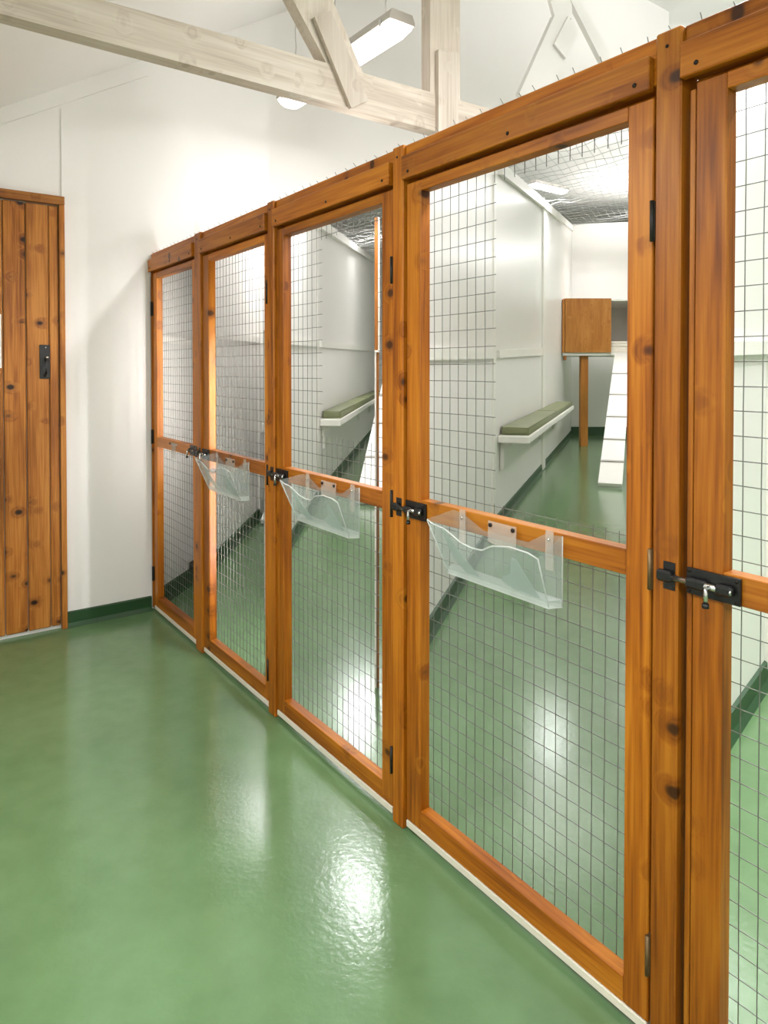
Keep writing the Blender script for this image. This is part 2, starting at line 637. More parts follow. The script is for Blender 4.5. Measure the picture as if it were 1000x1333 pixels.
def pen_door(label, s0, s1, o0, o1, hinge_far=False, bead=False, cut=None, hz=(1.55, 0.86, 0.22), brass=False, seed=0):
    """s0..s1 leaf, o0..o1 glazed opening, all along the front; cut=(sa,sb,rows) leaves out mesh in the upper panel"""
    random.seed(100 + seed)
    t = thing('mesh_pen_door', label, 'door', W(s0, 0, 0), A, 'pine framed mesh doors of the pens')
    wd = s1 - s0
    a, b = o0 - s0, o1 - s0
    box('stile', t, (0.0, DT0, Z_BB), (a, DT1, ZFB + 0.02 - 0.03), M['pine_z'], 0.002)
    box('stile', t, (b, DT0, Z_BB), (wd, DT1, ZFB + 0.02 - 0.03), M['pine_z'], 0.002)
    box('top_rail', t, (a, DT0, Z_OT), (b, DT1, ZFB - 0.010), M['pine_x'], 0.0015)
    box('middle_rail', t, (a, DT0, Z_MB), (b, DT1, Z_MT), M['pine_x'], 0.0015)
    box('bottom_rail', t, (a, DT0, Z_BB), (b, DT1, Z_BT), M['pine_x'], 0.0015)
    box('draught_strip', t, (0.002, 0.002, 0.012), (wd - 0.002, 0.014, Z_BB - 0.001), M['strip'], 0.001)
    if bead:
        box('edge_bead', t, (-0.0105, 0.0045, Z_BB), (-0.0012, DT1, ZFB - 0.02), M['pine_z'], 0.001)
    # welded mesh on the inside of the leaf
    ym = DT1 + 0.002
    lines = []
    m = 0.014
    nx = int(round((b - a) / PX))
    zs_lo, zs_hi = Z_BT - 0.018, Z_OT + 0.012

    def gap(x, z):
        if not cut:
            return False
        return cut[0] - s0 < x < cut[1] - s0 and cut[2] < z < cut[3]
    for i in range(nx + 1):
        x = a + (i + 0.45) * PX
        if x > b + m:
            break
        parts = [(zs_lo, zs_hi)]
        if cut and cut[0] - s0 < x < cut[1] - s0:
            parts = [(zs_lo, cut[2]), (cut[3], zs_hi)]
        for (z0, z1) in parts:
            n = max(1, int((z1 - z0) / 0.13))
            lines.append(jit([(x, ym, z0 + (z1 - z0) * k / n) for k in range(n + 1)]))
    z = zs_lo + 0.012
    while z < zs_hi:
        parts = [(a - m, b + m)]
        if cut and cut[2] < z < cut[3]:
            parts = [(a - m, cut[0] - s0 + 0.002), (cut[1] - s0 - 0.002, b + m)]
        for (x0, x1) in parts:
            if x1 - x0 < 0.005:
                continue
            n = max(1, int((x1 - x0) / 0.1))
            lines.append(jit([(x0 + (x1 - x0) * k / n, ym + 0.002, z) for k in range(n + 1)]))
        z += PZ
    tag(link('wire_mesh', tubes(lines, 0.00095, 5), M['wire'], t), kind='stuff')
    # wire tails poking over the far reveal
    # hinges
    for k, hzz in enumerate(hz):
        hx = -0.004 if hinge_far else wd + 0.004
        mt = M['brass'] if (brass and k > 0) else M['hinge']
        h = box('hinge', t, (hx - 0.004, -0.004, hzz - 0.035), (hx + 0.004, 0.012, hzz + 0.035), mt, 0.001)
        tube('hinge_pin', h, [(0, -0.009, -0.036), (0, -0.009, 0.036)], 0.004, mt, 8)
    return t


def slide_bolt(label, s_post1, s_leaf0, z, d=0.0, flip=False, ln=0.095):
    """black slide bolt on the leaf with its keep on the post"""
    t = thing('slide_bolt', label, 'bolt', W(s_leaf0, d, z), A, 'black slide bolts on the pen doors')
    k = -1 if flip else 1

    def bx(n, x0, x1, y0, y1, z0, z1, m, bev=0.0008, par=t):
        xa, xb = sorted((x0 * k, x1 * k))
        return box(n, par, (xa, y0, z0), (xb, y1, z1), m, bev)
    bx('bolt_plate', 0.004, ln, -0.003, 0.003, -0.022, 0.022, M['black'])
    bx('barrel', 0.006, ln * 0.47, -0.017, -0.002, -0.010, 0.008, M['black'], 0.005)
    bx('barrel', ln * 0.60, ln - 0.008, -0.017, -0.002, -0.009, 0.009, M['black'], 0.005)
    g = abs(s_leaf0 - s_post1)
    kp = bx('keep_plate', -g - 0.026, -g - 0.004, -0.006, -0.0042, -0.024, 0.024, M['black'])
    bx('keep_staple', -g - 0.034, -g - 0.006, -0.018, -0.005, -0.010, 0.010, M['black'], 0.004)
    rod = tube('bolt_rod', t, [((-g - 0.012) * k, -0.011, 0), (ln * 0.9 * k, -0.011, 0)], 0.0055, M['steel'], 10)
    tube('bolt_handle', rod, [(ln * 0.53 * k, -0.012, 0.0), (ln * 0.53 * k, -0.026, 0.001), (ln * 0.53 * k, -0.027, -0.006), (ln * 0.53 * k, -0.026, -0.026)], 0.0038, M['steel'], 8)
    tube('handle_tip', rod, [(ln * 0.53 * k, -0.026, -0.024), (ln * 0.53 * k, -0.026, -0.031)], 0.0058, M['black'], 8)
    for (xx, zz) in ((0.009, 0.017), (0.009, -0.017), (ln - 0.006, 0.017), (ln - 0.006, -0.017)):
        tube('screw', t, [(xx * k, -0.0031, zz), (xx * k, -0.0042, zz)], 0.0028, M['screw'], 8)
    return t


G = 0.004
Z3 = (sd(511, 352).z, sd(511, 655).z, sd(511, 988).z)
doors = [
    dict(label='small-looking mesh pen door farthest away, against the white back wall', s0=SU(198.5) + 0.006, s1=SU(254.5) - G, o0=SU(203.0), o1=SU(249.5), hinge_far=True, hz=(1.52, 0.88, 0.19), seed=1),
    dict(label='mesh pen door second from the back wall, smallest clear leaflet holder on it', s0=posts[0][1] + G, s1=posts[1][0] - G - .002, o0=SU(270.5), o1=SU(343.0), hz=(sd(350, 382).z, sd(350, 618).z, sd(350, 872).z), seed=2),
    dict(label='mesh pen door in the middle of the row with the bench seen through it', s0=posts[1][1] + G, s1=posts[2][0] - G - .003, o0=SU(367.5), o1=SU(495.5), cut=(SU(412), SU(486), 0, 0), hz=Z3, seed=3),
    dict(label='large mesh pen door showing the cat box and ramp behind it', s0=posts[2][1] + G + .002, s1=posts[3][0] - G - .004, o0=SU(546.0), o1=SU(814.0), cut=(SU(642), SU(830), 0, 0), hz=(sd(847, 289).z, sd(843, 739).z, sd(839, 1238).z), brass=True, seed=4),
    dict(label='nearest mesh pen door, cut off by the right edge of the photo', s0=SU(902.0), s1=posts[4][0] - G, o0=SU(942.0), o1=posts[4][0] - G - 0.053, bead=True, seed=5),
]
zl3 = sd(450, 572, 0.038).z
zt3 = sd(413, 318, 0.038).z + 0.01
zl2 = sd(700, 668, 0.038).z
zt2 = sd(645, 238, 0.038).z
doors[2]['cut'] = (SU(405) , SU(478), zl3, zt3)
doors[3]['cut'] = (SU(628), SU(840), zl2, zt2)
for dd in doors:
    pen_door(**dd)
ZB = 0.868
slide_bolt('large black slide bolt with silver handle on the nearest pen door', posts[3][1], doors[4]['s0'] - 0.0105, sd(925, 762).z)
slide_bolt('black slide bolt left of the large pen door with the cat box behind', posts[2][1], doors[3]['s0'], sd(543, 665).z, ln=0.085)
slide_bolt('black slide bolt left of the middle pen door', posts[1][1], doors[2]['s0'], sd(366, 619).z, ln=0.085)
slide_bolt('black slide bolt at left of the second pen door from the back wall', posts[0][1], doors[1]['s0'], sd(266, 591).z, ln=0.07)
slide_bolt('black slide bolt on the farthest pen door by the back wall', posts[0][0], doors[0]['s1'], sd(250, 586).z, flip=True, ln=0.06)


# ------------------------------------------------------------------ leaflet holders
def holder(label, s1, zr, wdt=0.325, seed=0, sc=1.0):
    """clear acrylic pocket; its right rear top corner at s1, rail height zr"""
    t = thing('leaflet_holder', label, 'leaflet holder', W(s1 - wdt, -0.002, zr), A, 'clear leaflet holders on the pen doors')
    th = 0.0022
    hb_, ft, fb_ = -0.142, -0.085 * sc, -0.030
    zf = -0.012

    def sheet(name, pts, mat, thick=None):
        n = (Vector(pts[1]) - Vector(pts[0])).cross(Vector(pts[-1]) - Vector(pts[0])).normalized()
        return prism(name, pts, n * (thick or th), mat, t)
    sheet('back_panel', [(0, -0.002, hb_), (wdt, -0.002, hb_), (wdt, -0.002, 0), (wdt * .86, -0.002, -0.004), (wdt * 0.72, -0.002, -0.03), (wdt * 0.3, -0.002, -0.03), (wdt * .1, -0.002, -0.004), (0, -0.002, 0)], M['acrylic'])

    def fy(z):
        k = (z - hb_) / (zf - hb_)
        return fb_ + (ft - fb_) * k
    prof = [(0.0, -0.012), (0.05, -0.020), (0.17, -0.024), (0.30, -0.048), (0.40, -0.054), (0.50, -0.052), (0.62, -0.034), (0.78, -0.024), (0.93, -0.026), (1.0, -0.034)]
    front = [(0.012, fb_, hb_ + 0.002), (wdt - 0.012, fb_, hb_ + 0.002)] + [(wdt * x, fy(z), z) for x, z in reversed(prof)]
    sheet('front_panel', front, M['acrylic'])
    tubes_ = [(wdt * x, fy(z) - .001, z) for x, z in prof]
    tube('front_lip', t, tubes_, 0.0018, M['acrylic_edge'], 6)
    sheet('side_panel', [(0.0, -0.004, hb_), (0.012, fb_, hb_ + 0.002), (0.0, fy(-0.012), -0.012), (0.0, -0.004, 0.0)], M['acrylic'])
    sheet('side_panel', [(wdt, -0.004, hb_), (wdt - 0.012, fb_, hb_ + 0.002), (wdt, fy(-0.034), -0.034), (wdt, -0.004, 0.0)], M['acrylic'])
    tube('side_edge', t, [(0.0, fy(-.012) - .001, -0.012), (0.012, fb_ - .001, hb_ + .002)], 0.0018, M['acrylic_edge'], 6)
    tube('side_edge', t, [(wdt, fy(-.034) - .001, -0.034), (wdt - 0.012, fb_ - .001, hb_ + .002)], 0.0018, M['acrylic_edge'], 6)
    tube('side_edge', t, [(wdt, -0.004, 0.0), (wdt, -0.004, hb_)], 0.0012, M['acrylic_edge'], 6)
    hexa('base', [(0, -0.002, hb_ - .002), (wdt, -0.002, hb_ - .002), (wdt - .012, fb_ - .002, hb_ - .002), (0.012, fb_ - .002, hb_ - .002)],
         [(0, -0.002, hb_ + .014), (wdt, -0.002, hb_ + .014), (wdt - .012, fb_ - .004, hb_ + .014), (0.012, fb_ - .004, hb_ + .014)], M['acrylic_edge'], t)
    # frosted patches inside the front
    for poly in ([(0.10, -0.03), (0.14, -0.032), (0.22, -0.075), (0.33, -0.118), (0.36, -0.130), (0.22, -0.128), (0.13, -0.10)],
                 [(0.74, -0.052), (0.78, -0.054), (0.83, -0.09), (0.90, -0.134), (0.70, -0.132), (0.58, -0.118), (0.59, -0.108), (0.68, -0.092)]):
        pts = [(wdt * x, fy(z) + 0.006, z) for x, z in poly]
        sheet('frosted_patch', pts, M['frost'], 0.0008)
    for x in (0.07, 0.87):
        st = prism('hanging_strap', [(wdt * x, -0.0045, -0.075), (wdt * x + 0.02, -0.0045, -0.075), (wdt * x + 0.02, -0.0045, 0.006), (wdt * x, -0.0045, 0.006)], (0, -0.0015, 0), M['strap'], t)
        tube('strap_rivet', st, [(0, -0.001, 0.022), (0, -0.004, 0.022)], 0.003, M['steel'], 8)
    pl = prism('fixing_plate', [(wdt * .36, -0.0045, -0.052), (wdt * .62, -0.0045, -0.058), (wdt * .62, -0.0045, -0.004), (wdt * .36, -0.0045, -0.004)], (0, -0.0015, 0), M['strap'], t)
    for q in (-0.034, 0.034):
        tube('screw', pl, [(q, 0.0, 0.017), (q, -0.004, 0.017)], 0.0046, M['screw'], 10)
    return t


holder('largest clear plastic leaflet holder, on the door in front of the cat box', SU(736), 0.880, seed=1)
holder('clear plastic leaflet holder on the middle pen door', SU(470), 0.878, seed=2)
holder('smallest clear plastic leaflet holder, second door from the back wall', SU(325.5), 0.874, seed=3)
sx = SU(225.5)
sp = thing('plastic_hook', 'small clear plastic hook on the middle rail of the farthest pen door', 'hook', W(sx, 0, 0), A)
box('hook_strap', sp, (-0.028, -0.001, 0.80), (0.028, 0.001, 0.872), M['strap'], 0)
box('hook_head', sp, (-0.05, -0.002, 0.862), (0.05, 0.001, 0.874), M['strap'], 0)
tube('screw', sp, [(-0.04, -0.002, 0.868), (-0.04, -0.006, 0.868)], 0.005, M['screw'], 8)

# ------------------------------------------------------------------ pen dividers
SK = 0.085


def P(u, Z):
    return Vector(((u - 500) / F * Z, Z, 0))


class Wall:
    """a vertical wall over plan points with a height at each; its right-hand face is the one seen"""

    def __init__(self, name, pts, tops, thick=0.045, skip_skirt=0):
        self.pts, self.tops = pts, tops
        n = len(pts)
        lefts = []
        for i in range(n):
            t = (pts[min(i + 1, n - 1)] - pts[max(i - 1, 0)]).normalized()
            lefts.append(pts[i] + Vector((-t.y, t.x, 0)) * thick)
        self.lefts = lefts
        vs, fs = [], []
        for i in range(n):
            for q in (pts[i], lefts[i]):
                vs += [q.copy(), q + Vector((0, 0, tops[i]))]
        for i in range(n - 1):
            a, b = 4 * i, 4 * i + 4
            fs += [(a, b, b + 1, a + 1), (a + 2, b + 2, b + 3, a + 3), (a + 1, b + 1, b + 3, a + 3), (a, b, b + 2, a + 2)]
        e = 4 * (n - 1)
        fs += [(0, 1, 3, 2), (e, e + 1, e + 3, e + 2)]
        self.o = struct(link(name, mesh_from(vs, fs), M['gloss_wall']))
        for i in range(skip_skirt, n - 1):
            nn = self.normal(i)
            p, q = pts[i], pts[i + 1]
            z = Vector((0, 0, 1))
            prism('skirting', [p, p + nn * 0.03, p + nn * 0.013 + z * 0.02, p + nn * 0.011 + z * (SK - .006), p + z * SK], q - p, M['green'], self.o)

    def normal(self, i):
        t = (self.pts[i + 1] - self.pts[i]).normalized()
        return Vector((t.y, -t.x, 0))

    def dirv(self, i):
        return (self.pts[i + 1] - self.pts[i]).normalized()

    def px(self, i, u, v):
        return on_plane(u, v, self.pts[i], self.normal(i))

    def rail(self, i, u0, t0, b0, u1, t1, b1, proud=0.022, name='dado_rail'):
        nn = self.normal(i) * proud
        a, b, c, d = self.px(i, u0, t0), self.px(i, u1, t1), self.px(i, u1, b1), self.px(i, u0, b0)
        return prism(name, [a, b, c, d], nn, M['trim'], self.o)

    def upright(self, i, u, v0, v1, width, proud=0.02, name='cover_strip', mat='trim'):
        p = self.px(i, u, V0)
        t = self.dirv(i)
        z0, z1 = self.px(i, u, v0).z, self.px(i, u, v1).z
        a = Vector((p.x, p.y, 0))
        return prism(name, [a + Vector((0, 0, z0)), a + t * width + Vector((0, 0, z0)), a + t * width + Vector((0, 0, z1)), a + Vector((0, 0, z1))], self.normal(i) * proud, M[mat], self.o)


def meet(q, dirv, u):
    """where the plan line from q meets the sight line of column u"""
    k = (u - 500) / F
    t = (k * q.y - q.x) / (dirv.x - k * dirv.y)
    return q + dirv * t


def fY(v, h=0.0):
    return at_h(500, v, h).y


# left wall of the pen with the cat box
a2, b2 = P(558, fY(828)), P(646, 5.35)
c2 = P(744, 13.0)
s2 = meet(a2, (b2 - a2).normalized(), 531)
e2 = P(521, 2.3)
wall2 = Wall('wall_divider_1', [e2, s2, b2, c2], [1.76, 2.06, 2.86, at_y(744, 292, 13).z], skip_skirt=1)
# make the tall rear part follow the ceiling line
wall2.rail(1, 545, 452, 469, 641, 456, 467)
wall2.rail(2, 647, 456, 466, 704.5, 453.5, 462.5)
wall2.upright(1, 641, 696, 226, 0.10, 0.012, 'corner_strip')
wall2.upright(2, 705, 700, 255, 0.30, 0.02)
# left wall of the middle pen
a3, b3, c3 = P(381, fY(703)), P(413.5, 6.5), P(492, 15.2)
s3 = meet(a3, (b3 - a3).normalized(), 359)
e3 = P(372, 2.55)
wall3 = Wall('wall_divider_2', [e3, s3, b3, c3], [1.78, 2.2, at_y(413, 282, 6.5).z, at_y(492, 341, 15.2).z], skip_skirt=1)
wall3.rail(1, 370, 437.5, 448, 411.5, 444, 452)
wall3.rail(2, 416, 443.5, 452, 487, 451, 457.5)
wall3.upright(1, 411.8, 668, 285, 0.15, 0.012, 'corner_strip')
# left wall of the second pen
a4, b4 = P(280, fY(734)), P(337.5, fY(674))
s4 = meet(a4, (b4 - a4).normalized(), 262)
e4 = P(275, 3.05)
c4 = P(420, 13.5)
wall4 = Wall('wall_divider_3', [e4, s4, b4, c4], [1.78, 1.98, at_y(337, 290, b4.y).z, 3.4], skip_skirt=1)
wall4.rail(1, 270, 431, 440.5, 337, 438, 446)
wall4.rail(2, 338.5, 438, 446, 372, 444, 450)
wall4.upright(1, 336.3, 672, 285, 0.15, 0.012, 'corner_strip')
# left wall of the farthest pen
k5 = W(-0.005, 0.012, 0)
b5 = P(252, 3.98)
dir5 = (b5 - k5).normalized()
c5 = P(228, 13.5)
wall5 = Wall('wall_divider_4', [k5, b5, c5], [1.79, 1.95, FLATZ], thick=0.05)
wall5.rail(0, 203, 437, 446, 250, 442, 449)
# left wall of the nearest pen
a1, b1 = P(943.5, fY(971)), P(996, fY(892))
d1 = (b1 - a1).normalized()
s1_ = meet(a1, d1, 905)
e1 = P(880, 1.27)
m1 = a1 + d1 * ((b1 - a1).length * 1.05)
c1 = a1 + d1 * 5.2
wall1 = Wall('wall_divider_5', [e1, s1_, m1, c1], [1.78, 2.05, 2.35, 3.3], skip_skirt=1)
wall1.rail(1, 935, 444, 463, 998, 444.5, 461)
wall1.upright(1, 999, 900, 60, 0.06, 0.012, 'corner_strip')
# back wall of the pen with the cat box
bw = struct(prism('wall_pen_rear', [Vector((c2.x - 0.05, 13.0, 0)), Vector((7.2, 13.0, 0)), Vector((7.2, 13.0, 4.1)), Vector((c2.x - 0.05, 13.0, at_y(744, 292, 13).z))], (0, 0.06, 0), M['gloss_wall']))
rs = prism('skirting', [Vector((c2.x, 13.0, 0)), Vector((c2.x, 12.97, 0)), Vector((c2.x, 12.985, 0.14)), Vector((c2.x, 13.0, 0.15))], (3.6, 0, 0), M['green'], bw)
rs.location -= bw.location

# slim edge post of the divider seen at the right of the middle door
xp0, xp1 = P(487.5, 2.62), P(493.5, 2.62)
ep = struct(bpy.data.objects.new('trim_3', None))
COL.objects.link(ep)
ep.location = (xp0 + xp1) / 2
hw_ = (xp1 - xp0).length / 2
zmid = at_y(490, 456, 2.62).z
box('wood_edge', ep, (-hw_ * 0.9, -0.006, zmid), (hw_ * 0.55, 0.02, 1.79), M['ply'], 0.001)
box('white_edge', ep, (hw_ * 0.55, -0.004, zmid), (hw_ * 1.3, 0.02, 1.79), M['trim'], 0.001)
box('ledge', ep, (-hw_ * 0.9, -0.012, zmid - 0.008), (hw_ * 1.3, 0.02, zmid), M['trim'], 0.001)
box('white_edge', ep, (-hw_ * 0.9, -0.006, 0.0), (-hw_ * 0.15, 0.02, zmid - 0.008), M['trim'], 0.001)
box('wood_edge', ep, (-hw_ * 0.15, 0.002, 0.0), (hw_ * 1.0, 0.02, zmid - 0.008), M['plank'], 0.001)


# ------------------------------------------------------------------ mesh ceilings of the pens
def mesh_ceiling(name, label, A0, A1, B1, uvnear, nu, nv, wav):
    """A0-A1: edge along the divider; B1: third corner at the back; front edge given by columns"""
    n = (A1 - A0).cross(B1 - A0).normalized()
    t = thing(name, label, 'wire mesh', A0)
    (u0, v0), (u1, v1) = uvnear
    q0 = on_plane(u0, v0, A0, n)
    q1 = on_plane(u1, v1, A0, n)
    B = A1 + (B1 - A1) * 1.0
    lines = []
    random.seed(5)

    def pt(a, b):
        lo = q0.lerp(q1, a)
        hi = A1.lerp(B, a)
        return lo.lerp(hi, b) - A0
    for i in range(nu + 1):
        a = i / nu
        lines.append([pt(a, k / 14) + Vector((random.uniform(-wav, wav), 0, random.uniform(-wav, wav))) for k in range(15)])
    for j in range(nv + 1):
        b = (j / nv)
        lines.append([pt(k / 10, b) + Vector((0, random.uniform(-wav, wav) * 2, random.uniform(-wav, wav))) for k in range(11)])
    tag(link('wires', tubes(lines, 0.0024, 4), M['pale_wire'], t), kind='stuff')
    d = (A1 - A0)
    box_ = prism('edge_batten', [Vector((0, 0, 0)), Vector((0.05, 0, 0)), Vector((0.05, 0, -0.09)), Vector((0, 0, -0.09))], d, M['trim'], t)
    return t


A0 = at_y(647, 212, 5.4)
A1 = at_y(743.5, 294.5, 12.95)
B1 = at_y(880, 279, 12.95)
mesh_ceiling('mesh_ceiling', 'wire mesh ceiling over the pen with the cat box', A0, A1, B1, ((645, 205), (900, 118)), 18, 32, 0.015)
A0b = at_y(414, 286, 6.5)
A1b = at_y(487, 338, 14.6)
B1b = at_y(600, 322, 14.6)
mesh_ceiling('mesh_ceiling', 'wire mesh ceiling over the middle pen', A0b, A1b, B1b, ((412, 278), (545, 222)), 22, 38, 0.02)


# ------------------------------------------------------------------ benches and cushions
def bench(wall, seg, u0, ZA, depth, length, z_top, th, clabel, blabel, cth=0.11):
    dv = wall.dirv(seg)
    rz = math.atan2(dv.y, dv.x)
    p = meet(wall.pts[seg], dv, u0)
    nn = wall.normal(seg)
    p = p + nn * 0.004
    t = thing('wall_bench', blabel, 'bench', (p.x, p.y, z_top - th), rz, 'white benches on the pen walls')
    box('bench_board', t, (0, -depth, 0), (length, 0, th), M['white_board'], 0.006)
    for x in (0.12, length * 0.55, length * 0.86):
        br = prism('bracket', [Vector((x, 0, 0)), Vector((x, -depth * 0.45, 0)), Vector((x, -depth * 0.38, -0.03)), Vector((x, -0.03, -0.06)), Vector((x, -0.03, -0.22)), Vector((x, 0, -0.24))], (0.035, 0, 0), M['trim'], t)
    c = thing('bench_cushion', clabel, 'cushion', (p.x, p.y, z_top), rz, 'sage green bench cushions')
    me = boxmesh(length * 0.96, depth * 0.90, cth, 0.022, 3)
    for q in me.polygons:
        q.use_smooth = True
    o = link('pad', me, M['cushion'], c, (length * 0.5, -depth * 0.49, cth / 2))
    hx, hy, hz = length * 0.48 - 0.008, depth * 0.45 - 0.008, cth / 2 - 0.006
    for zz in (hz, -hz):
        tube('piping', o, [(-hx, -hy, zz), (hx, -hy, zz), (hx, hy, zz), (-hx, hy, zz), (-hx, -hy, zz)], 0.007, M['cushion'], 6)
    tube('seam', o, [(-hx * 0.02, -hy, cth / 2), (-hx * 0.02, hy, cth / 2)], 0.005, M['cushion'], 6)
    return t


bench(wall2, 2, 647.5, 5.4, 0.245, 5.0, 0.700, 0.055, 'long sage green cushion on the bench beside the cat box', 'white wall bench on brackets in the pen with the cat box', 0.062)
zb3 = at_y(415, 546, 6.6).z
bench(wall3, 2, 415.5, 6.6, 0.20, 7.0, zb3, 0.065, 'sage green bench cushion seen through the middle pen door', 'white wall bench seen through the middle pen door', 0.072)
zb4 = at_y(340, 546, 6.2).z
bench(wall4, 2, 339.0, 6.0, 0.22, 3.0, zb4, 0.07, 'end of a green cushion at the edge of the second door from the back wall', 'end of a white bench at the edge of the second door from the back wall', 0.07)

# ------------------------------------------------------------------ cat box, towels and ramps
BZ = 10.9
x0, xm, x1 = wall2.pts[2].x, at_y(795.5, 420, BZ).x, at_y(868, 420, BZ).x
xl = at_y(731.5, 420, BZ).x
zb_, zt_ = at_y(760, 459, BZ).z, at_y(795, 388.5, BZ).z
cb = thing('cat_box', 'wooden cat box raised on a square post at the rear of the pen', 'cat box', (xl, BZ, 0))
wx, wd = x1 - xl, 1.25
sh = 0.62
box('front_panel', cb, (0.05, -0.02, zb_ - 0.0), (xm - xl, 0.012, zt_), M['ply'], 0.003)
box('side_panel', cb, (0.005, -0.015, zb_), (0.045, 0.015, zt_ - 0.02), M['ply'], 0.003)
wxl = lambda dz: b2.x + (c2.x - b2.x) * (BZ + dz - b2.y) / (c2.y - b2.y) - xl + 0.02
def slab(name, x1_, z0, z1, mat):
    r = lambda z: [(wxl(0.02), 0.018, z), (x1_, 0.018, z), (x1_, wd, z), (wxl(wd), wd, z)]
    hexa(name, r(z0), r(z1), M[mat], cb)


slab('base_board', wx, zb_ - 0.045, zb_, 'white_board')
box('base_edge', cb, (xm - xl + 0.0, -0.015, zb_ - 0.045), (wx, 0.016, zb_ - 0.0), M['white_board'], 0.003)
box('top_board', cb, (xm - xl + 0.001, -0.01, zt_ - 0.04), (wx, wd, zt_ - 0.002), M['white_board'], 0.003)
slab('top_board', xm - xl - 0.001, zt_ - 0.04, zt_ - 0.002, 'ply')
box('partition', cb, (xm - xl - 0.03, 0.014, zb_ + .001), (xm - xl, wd, zt_ - 0.042), M['white_board'], 0.003)
box('back_panel', cb, (xm - xl, wd, zb_), (wx, wd + 0.02, zt_ - 0.002), M['white_board'], 0.003)
box('side_panel', cb, (wx, 0.0, zb_ - .04), (wx + 0.03, wd, zt_), M['ply'], 0.003)
pu0, pu1 = at_y(756.5, 500, BZ + 0.1).x - xl, at_y(766, 500, BZ + 0.1).x - xl
box('post_leg', cb, (pu0, 0.10, 0.0), (pu1, 0.21, zb_ - 0.046), M['ply'], 0.004)
box('bracket', cb, (0.04, 0.02, zb_ - 0.12), (0.08, 0.06, zb_ - 0.046), M['plank'], 0.003)


def towel(label, z, dx):
    t = thing('folded_towel', label, 'towel', (xm + 0.03 + dx, BZ + 0.12, z), 0, 'folded towels in the cat box')
    for k in range(2):
        me = boxmesh(0.62, 0.5, 0.046, 0.022, 3)
        for q in me.polygons:
            q.use_smooth = True
        link('fold', me, M['towel'], t, (0.31, 0.25, 0.023 + k * 0.044))


towel('lower of the two folded cream towels in the open part of the cat box', zb_ + 0.002, 0.0)
towel('upper of the two folded cream towels in the open part of the cat box', zb_ + 0.094, 0.02)


def ramp_(label, bot, top, width, cuts, th=0.035, mat='white_board'):
    d = (top - bot)
    ln = d.length
    dv = d.normalized()
    hv = Vector((dv.x, dv.y, 0)).normalized()
    sv = Vector((hv.y, -hv.x, 0))
    nv = sv.cross(dv).normalized()
    t = thing('cat_ramp', label, 'ramp', (bot.x, bot.y, 0), 0)
    base = Vector((bot.x, bot.y, 0))
    for i in range(len(cuts) - 1):
        p = bot + d * cuts[i] + dv * (0.012 if i else 0) - base
        q = bot + d * cuts[i + 1] - base
        a = sv * (width / 2)
        b = nv * th
        o = hexa('plank', [p - a, p + a, q + a, q - a], [p - a + b, p + a + b, q + a + b, q - a + b], M[mat], t)
    for i in range(1, len(cuts) - 1):
        p = bot + d * cuts[i] - base
        a = sv * (width / 2)
        b = nv * (th + 0.012)
        q = p + dv * 0.03
        hexa('cleat', [p - a, p + a, q + a, q - a], [p - a + b, p + a + b, q + a + b, q - a + b], M['grey_plastic'], t)
    return t


ramp_('white ribbed cat ramp leaning on the raised wooden cat box', Vector((at_y(794.5, 600, 7.13).x, 7.13, 0.012)), Vector((at_y(811, 460, BZ - .1).x, BZ - 0.1, zb_ - 0.05)), 0.24, [0, .115, .249, .407, .584, .778, 1])
ramp_('white cat ramp at the right of the middle pen door opening', Vector((at_y(480, 600, 6.2).x, 6.2, 0.012)), Vector((at_y(517, 460, 10.2).x, 10.2, 1.42)), 0.24, [0, .2, .4, .6, .8, 1])
ramp_('white cat ramp at the edge of the second pen door from the back wall', Vector((at_y(354, 690, 5.4).x, 5.4, 0.012)), Vector((at_y(396, 470, 7.2).x, 7.2, 0.62)), 0.17, [0, .25, .5, .75, 1])
# vent box on the wall of the farthest pen
pv = wall5.px(0, 247.5, 734)
vb = thing('wall_vent', 'small dark vent low on the white wall behind the farthest mesh door', 'vent', pv, math.atan2(dir5.y, dir5.x))
box('vent_frame', vb, (-0.05, -0.012, -0.02), (0.05, -0.001, 0.022), M['grey_plastic'], 0.002)
for k in range(4):
    box('slat', vb, (-0.044, -0.018, -0.016 + k * 0.009), (0.044, -0.0122, -0.010 + k * 0.009), M['black'], 0.001)

# ------------------------------------------------------------------ roof truss and purlins
HB = 2.10
pb0 = at_h(0, 18, HB)
ST = L(pb0).x                                       # truss plane along the front


def tp(u, v, s=None):
    q = fw(u, v, ST if s is None else s)
    return q


tr = thing('roof_truss', 'limewashed timber roof truss crossing above the pens', 'truss', W(ST, 0, HB), A)


def tpoly(name, pix, thick, ds=0.0, mat='beam', parent=tr):
    pts = []
    for (u, v) in pix:
        q = tp(u, v, ST + ds)
        pts.append(Vector((ds, q.y, q.z - HB)))
    return prism(name, pts, (-thick, 0, 0), M[mat], parent)


tpoly('tie_beam', [(-160, -26), (-160, -82), (144, 3), (640, 142), (664, 149), (664, 197)], 0.055)
tpoly('strut', [(366, -30), (421, -30), (473, 96), (426, 84)], 0.05, -0.004, 'beam_z')
tpoly('splice_board', [(409.5, 21.5), (431, 13.5), (480, 130.5), (457.5, 140.5)], 0.016, 0.016, 'beam_z')
tpoly('king_post', [(560, -60), (599, -60), (599, 134), (560, 124)], 0.05, -0.003, 'beam_z')
tpoly('splice_board', [(571, 64), (597, 69), (597, 190), (571, 190)], 0.018, 0.018, 'beam_z')
# white V of boards with a gusset over the large pen
SV = -0.02 + 0.9
gv = thing('roof_gusset', 'white painted roof boards with a diamond gusset above the large pen door', 'roof boards', W(SV, 0, HB), A)


